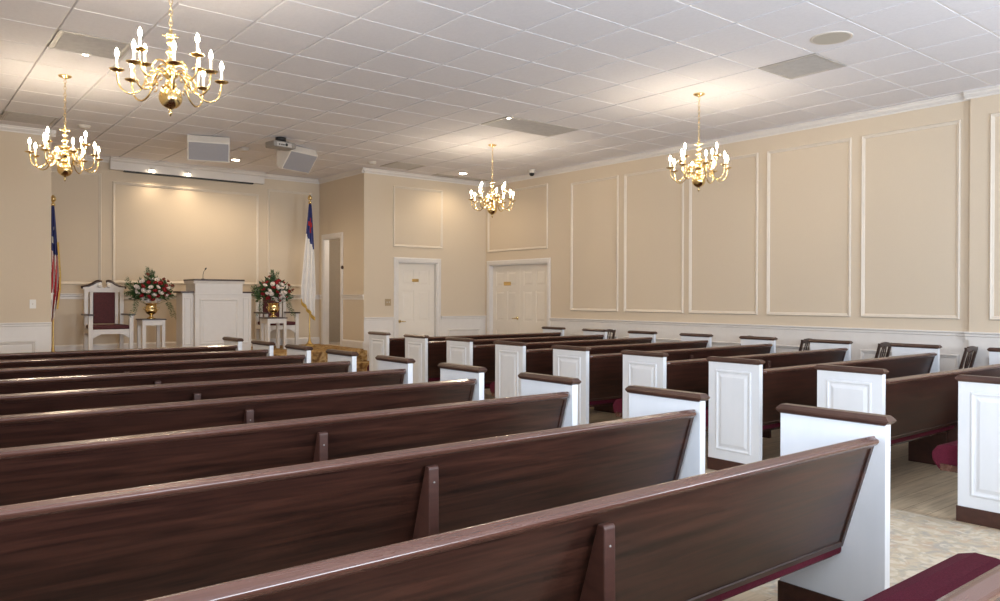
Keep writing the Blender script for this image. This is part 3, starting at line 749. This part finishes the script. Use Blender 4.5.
def bouquet(x, y, z, label, seedk):
    rnd = random.Random(seedk)
    root = empty('flower_arrangement', (x, y, z), label, 'flowers', 'flower arrangements')
    def pt(k, rad=1):
        a = rnd.uniform(0, 2*PI); e = math.asin(rnd.uniform(-.12, 1)); rr = rad*rnd.uniform(.8, 1.0)
        return Vector((.285*math.cos(a)*math.cos(e)*rr, .20*math.sin(a)*math.cos(e)*rr, .16+.32*math.sin(e)*rr))
    leaves = MB()
    def leaf(p, d, L, w):
        d = d.normalized(); sd = d.cross(Vector((rnd.uniform(-1, 1), rnd.uniform(-1, 1), rnd.uniform(-1, 1)))).normalized(); nn = d.cross(sd)
        a = p; b = p+d*L*.5+sd*w+nn*w*.3; c = p+d*L; e = p+d*L*.5-sd*w+nn*w*.3; mid = p+d*L*.5
        leaves.quad([a, b, c, mid]); leaves.quad([a, mid, c, e])
    for k in range(640):
        p = pt(k, rnd.uniform(.55, 1.16)); d = (p-Vector((0, 0, .05)))+Vector((rnd.uniform(-.25, .25), rnd.uniform(-.25, .25), rnd.uniform(-.2, .2)))
        leaf(p*.9, d, rnd.uniform(.06, .11), rnd.uniform(.014, .026))
    # fern-like sprays: upward fan, side sprays, drooping vines
    sprays = [((0, 0, .38), (rnd.uniform(-.12, .12), rnd.uniform(-.05, .05), rnd.uniform(.54, .62)), 10) for _ in range(7)] + \
             [((-.2, 0, .2), (-.36, rnd.uniform(-.1, .1), rnd.uniform(.15, .48)), 10) for _ in range(8)] + \
             [((.2, 0, .2), (.33, rnd.uniform(-.1, .1), rnd.uniform(.10, .42)), 9) for _ in range(5)] + \
             [((-.22, -.08, .12), (-.34, -.14, -.14), 9), ((.22, -.08, .1), (.35, -.12, -.18), 11), ((.22, -.06, .1), (.29, -.12, -.15), 9), ((-.22, -.06, .10), (-.27, -.12, -.10), 8)]
    for A, B, n in sprays:
        A, B = Vector(A), Vector(B); leaves.tube([A*.4, A, (A+B)/2+Vector((0, 0, .02)), B], .002, 4)
        for k in range(n):
            t = (k+1)/n; p = A.lerp(B, t); d = (B-A).normalized()
            for s in (-1, 1):
                sd = d.cross(Vector((0, 1, 0))).normalized()*s; leaf(p, d*.6+sd+Vector((0, rnd.uniform(-.3, .3), 0)), .055*(1.1-.5*t), .008)
    lv = leaves.build('foliage', LEAF, root, recalc=False); lv['kind'] = 'stuff'
    placed = []
    def spot(front=True):
        for t in range(400):
            a, rr = rnd.uniform(0, 2*PI), math.sqrt(rnd.uniform(0, 1))
            x, zz = math.cos(a)*rr, math.sin(a)*rr
            p = Vector((x*.25, -.06-.15*math.sqrt(max(0, 1-rr*rr)), .24+zz*(.20 if zz > 0 else .16)))
            if all(math.hypot(p.x-q.x, p.z-q.z) > .078-.00005*t for q in placed): break
        placed.append(p); return p
    for k in range(13):
        m = MB(); rose(m, spot(), rnd.uniform(.032, .043), seedk*100+k); m.build('red_rose', ROSER, root, recalc=False)
    for k in range(17):
        m = MB(); rose(m, spot(), rnd.uniform(.036, .048), seedk*200+k); m.build('white_rose', ROSEW, root, recalc=False)
    for k in range(6):
        p = Vector(((.22, .32, .27, .16, -.17, -.08)[k], -.05, (.34, .31, .38, .42, .42, .48)[k]))+Vector((rnd.uniform(-.03, .03), 0, rnd.uniform(-.03, .03)))
        m = MB(); rose(m, p, .030, seedk*300+k); m.tube([p*.5, p], .002, 4); m.build('rust_lily', RUST, root, recalc=False)
    return root
def urn(x, y, label):
    o = empty('brass_urn', (x, y, PZ+.545), label, 'vase', 'brass urns')
    m = MB(); m.lathe([(0, 0), (.062, 0), (.064, .012), (.045, .022), (.028, .035), (.022, .052), (.030, .062)], n=28); m.build('foot', BRASS, o)
    m = MB(); m.lathe([(.030, .062), (.070, .085), (.092, .120), (.096, .150), (.084, .165), (.080, .20), (.084, .225), (.098, .238), (.10, .245), (.088, .243), (.076, .20), (.0, .10)], n=28); m.build('bowl', BRASS, o)
    for s in (-1, 1):
        m = MB(); m.tube([(s*.09, 0, .14), (s*.118, 0, .155), (s*.122, 0, .175), (s*.10, 0, .185), (s*.082, 0, .178)], .005, 6); m.build('handle', BRASS, o)
    return o
urn(*TX[0], 'polished brass urn holding flowers on the stand left of the pulpit'); urn(*TX[1], 'polished brass urn holding flowers on the stand right of the pulpit')
bouquet(TX[0][0], TX[0][1], PZ+.545+.19, 'red and white rose arrangement left of the pulpit, trailing greens to its lower right', 3)
bouquet(TX[1][0], TX[1][1], PZ+.545+.19, 'red and white rose arrangement right of the pulpit, before a white chair', 8)

# pulpit
root = empty('pulpit', (4.20, 12.45, PZ), 'large white panelled pulpit with dark top ledges at the centre of the platform', 'pulpit')
fy = lambda y0: (lambda u, v, h: (u, y0-h, v))
m = MB(); m.box(-.37, .38, -.05, .42, 0, 1.145)
m.rings(fy(-.05), -.30, .31, .14, .86, [(0, 0), (.006, .008), (.02, .010), (.028, .001), (.05, .001), (.056, .006), (.06, .006)], fill=True)
m.box(-.385, .395, -.062, .43, .925, .945); m.box(-.385, .395, -.062, .43, 0, .10); m.build('body', WHITE, root, bevel=.003)
m = MB(); m.box(-.40, .40, -.09, .45, 1.146, 1.172); m.build('top_ledge', DARKW, root, bevel=.005)
m = MB(); m.prism([(-.05, 1.10), (-.075, 1.146), (.44, 1.146), (.42, 1.10)], 0, -.395, .405); m.build('cornice', WHITE, root)
for s, x0, x1 in ((-1, -.54, -.371), (1, .381, .55)):
    m = MB(); m.box(x0, x1, .02, .34, 0, .955); m.rings(fy(.02), x0+.03, x1-.03, .14, .88, [(0, 0), (.005, .006), (.015, .007), (.02, .001)]); m.build('wing', WHITE, root, bevel=.003)
    m = MB(); m.box(x0-(.04 if s < 0 else 0), x1+(.04 if s > 0 else 0), -.02, .38, .956, .98); m.build('wing_ledge', DARKW, root, bevel=.005)
root = empty('gooseneck_microphone', (4.02, 12.62, PZ+1.172), 'thin black gooseneck microphone standing on the pulpit top', 'microphone')
m = MB(); m.lathe([(0, 0), (.03, 0), (.03, .008), (.008, .014), (0, .014)], n=16); m.build('base', BLACK, root)
m = MB(); m.tube([(0, 0, .012), (.0, 0, .07), (.008, -.01, .12), (.03, -.02, .16)], .004, 6); m.build('neck', BLACK, root)
m = MB(); m.lathe([(0, -.02), (.010, -.015), (.013, .0), (.010, .018), (0, .024)], n=12, M=Matrix.Translation((.034, -.022, .168)) @ Matrix.Rotation(.6, 4, 'Y')); m.build('capsule', BLACK, root)

# flags
def flagpole(x, y, H, label, cloth):
    root = empty('flag_on_stand', (x, y, PZ), label, 'flag')
    m = MB(); m.lathe([(0, 0), (.115, 0), (.118, .012), (.09, .03), (.045, .055), (.024, .10), (.018, .16), (.016, .20)], n=28); m.build('stand_base', BRASSD, root)
    m = MB(); m.lathe([(.0125, .15), (.0125, H-.14), (0, H-.14)], n=14); m.build('pole', BRASSD, root)
    m = MB(); m.lathe([(.014, H-.17), (.028, H-.15), (.030, H-.13), (.014, H-.11), (.016, H-.10), (.040, H-.07), (.036, H-.04), (.012, H), (0, H+.004)], n=16); m.build('finial', BRASS, root)
    cloth(root, H)
    return root
def drape(H, z0, z1, wfun, cfun, nx=40, nz=70, amp=.018, folds=4, x0fun=lambda t: -.02, ph=0):
    """hanging cloth: t runs 0 at the top to 1 at the bottom"""
    m = MB(); V = []
    for j in range(nz+1):
        t = j/nz; row = []
        for i in range(nx+1):
            s = i/nx; w = wfun(t); x = x0fun(t)+w*s
            y = -.018-amp*(.4+t)*(1+math.sin(s*folds*2*PI+ph+t*1.5))
            z = z0+(z1(s)-z0)*t
            row.append(m.bm.verts.new((x, y, z)))
        V.append(row)
    for j in range(nz):
        for i in range(nx):
            f = m.bm.faces.new([V[j][i], V[j][i+1], V[j+1][i+1], V[j+1][i]]); f.smooth = True; f.material_index = cfun((i+.5)/nx, (j+.5)/nz)
    return m
def cloth_r(root, H):
    # white field, navy canton hanging at the top with a red cross
    def c(s, t):
        zl = .31+.09*s
        if t < zl:
            if abs(s-.55-.1*(t-.2)) < .13 and .13 < t < .27: return 1
            if abs(t-.19) < .022 and abs(s-.55) < .36: return 1
            return 0
        return 2
    z1 = lambda s: .78-.0*s+ (.26*(1-s)**1.0 if True else 0)
    m = drape(H, H-.17, lambda s: .52+.34*(1-s), lambda t: .05+.22*min(t*1.3, 1)**.9, c, x0fun=lambda t: -.03-.17*min(t*1.15, 1), folds=3, amp=.022)
    cl = m.build('flag_cloth', [FBLUE, FRED, FWHITE], root, recalc=False)
    sd = cl.modifiers.new('thickness', 'SOLIDIFY'); sd.thickness = .003
    f = MB(); 
    P = []
    for i in range(41):
        s = i/40; w = .27; x = -.03-.17+w*s; y = -.018-.022*1.4*(1+math.sin(s*6*PI+1.5)); P.append((x, y, .52+.34*(1-s)))
    for A, B in zip(P[:-1], P[1:]):
        f.box(A[0], B[0]+.001, min(A[1], B[1])-.004, max(A[1], B[1])+.004, min(A[2], B[2])-.055, max(A[2], B[2])+.004)
    f.build('fringe', FGOLD, root)
flagpole(6.09, 13.15, 2.75, 'furled white flag with navy canton and red cross on a brass stand by the doorway', cloth_r)
def cloth_l(root, H):
    def c(s, t):
        if t < .36+.12*s: 
            if abs(t-.30) < .022 and abs(s-.42) < .10: return 2
            if abs(t-.20) < .016 and abs(s-.62) < .08: return 2
            return 0
        q = (s*5.2+t*4.2)
        return 1 if int(q*1.0) % 2 == 0 else 2
    m = drape(H, H-.16, lambda s: .52+.34*(abs(s-.5)*1.1), lambda t: .05+.085*min(t*1.5, 1)**.9-.04*max(0, t-.8)/.2, c, x0fun=lambda t: -.04-.03*min(t*1.3, 1), folds=3, amp=.03)
    cl = m.build('flag_cloth', [FBLUE, FRED, FWHITE], root, recalc=False)
    sd = cl.modifiers.new('thickness', 'SOLIDIFY'); sd.thickness = .003
    f = MB()
    for i in range(40):
        t = .35+.65*i/40; z0 = H-.16; zb = .52+.187; z = z0+(zb-z0)*t; dz = (z0-zb)*.65/40
        w = .05+.085*min(t*1.5, 1)**.9-.04*max(0, t-.8)/.2; x = -.04-.03*min(t*1.3, 1)+w
        y = -.018-.03*(.4+t)*(1+math.sin(6*PI+t*1.5)); f.box(x-.002, x+.022, y-.004, y+.004, z-dz, z)
    f.build('fringe', FGOLD, root)
flagpole(1.965, 12.90, 2.37, 'furled stars and stripes flag with gold fringe, half hidden by the left front wall', cloth_l)

# --------------------------------------------------------- light
for k, (a, b) in enumerate(W):  # cool fill lights outside the added back windows
    L = bpy.data.lights.new('window_daylight', 'AREA'); L.shape = 'RECTANGLE'; L.size = b-a-.1; L.size_y = WZ1-WZ0-.1; L.energy = 230; L.color = (.78, .88, 1.0)
    o = bpy.data.objects.new('window_daylight', L); link(o); o.location = ((a+b)/2, YB-.18, (WZ0+WZ1)/2); o.rotation_euler = (PI/2+.25, 0, 0)
for k, (a, b) in enumerate(LW):  # cool fill lights outside the added left windows
    L = bpy.data.lights.new('window_daylight', 'AREA'); L.shape = 'RECTANGLE'; L.size = b-a-.1; L.size_y = WZ1-WZ0-.1; L.energy = 95; L.color = (.74, .86, 1.0)
    o = bpy.data.objects.new('window_daylight', L); link(o); o.location = (XL-.13, (a+b)/2, (WZ0+WZ1)/2); o.rotation_euler = (PI/2+.15, 0, -PI/2)
L = bpy.data.lights.new('passage_lamp', 'POINT'); L.energy = 15; L.color = (1, .9, .76); L.shadow_soft_size = .12  # added fill without a fixture, brightens the passage
o = bpy.data.objects.new('passage_lamp', L); link(o); o.location = (7.2, 12.75, 2.55)
w = bpy.data.worlds.new('sky'); scn.world = w; w.use_nodes = True
w.node_tree.nodes['Background'].inputs[0].default_value = (.75, .85, 1, 1); w.node_tree.nodes['Background'].inputs[1].default_value = 1.0

# --------------------------------------------------------- camera
F, TH, PIT, ROL = 773.75, .674939, -.0040784, .0033102
cam = bpy.data.cameras.new('camera'); co = bpy.data.objects.new('camera', cam); link(co)
cam.sensor_fit = 'HORIZONTAL'; cam.sensor_width = 36; cam.lens = 36*F/1000
cam.clip_start = .02
r0 = Vector((math.cos(TH), -math.sin(TH), 0)); fw0 = Vector((math.sin(TH), math.cos(TH), 0)); up0 = Vector((0, 0, 1))
fw = fw0*math.cos(PIT)+up0*math.sin(PIT); up = up0*math.cos(PIT)-fw0*math.sin(PIT)
cr, sr = math.cos(ROL), math.sin(ROL)
R_ = r0*cr+up*sr; U_ = -r0*sr+up*cr
mw = Matrix(((R_.x, U_.x, -fw.x, 0), (R_.y, U_.y, -fw.y, 0), (R_.z, U_.z, -fw.z, 1.44), (0, 0, 0, 1)))
co.matrix_world = mw
scn.camera = co
vs = scn.view_settings; scn.display_settings.display_device = 'sRGB'
vs.view_transform = 'Standard'; vs.look = 'None'; vs.gamma = 1; vs.exposure = .06; vs.use_curve_mapping = False
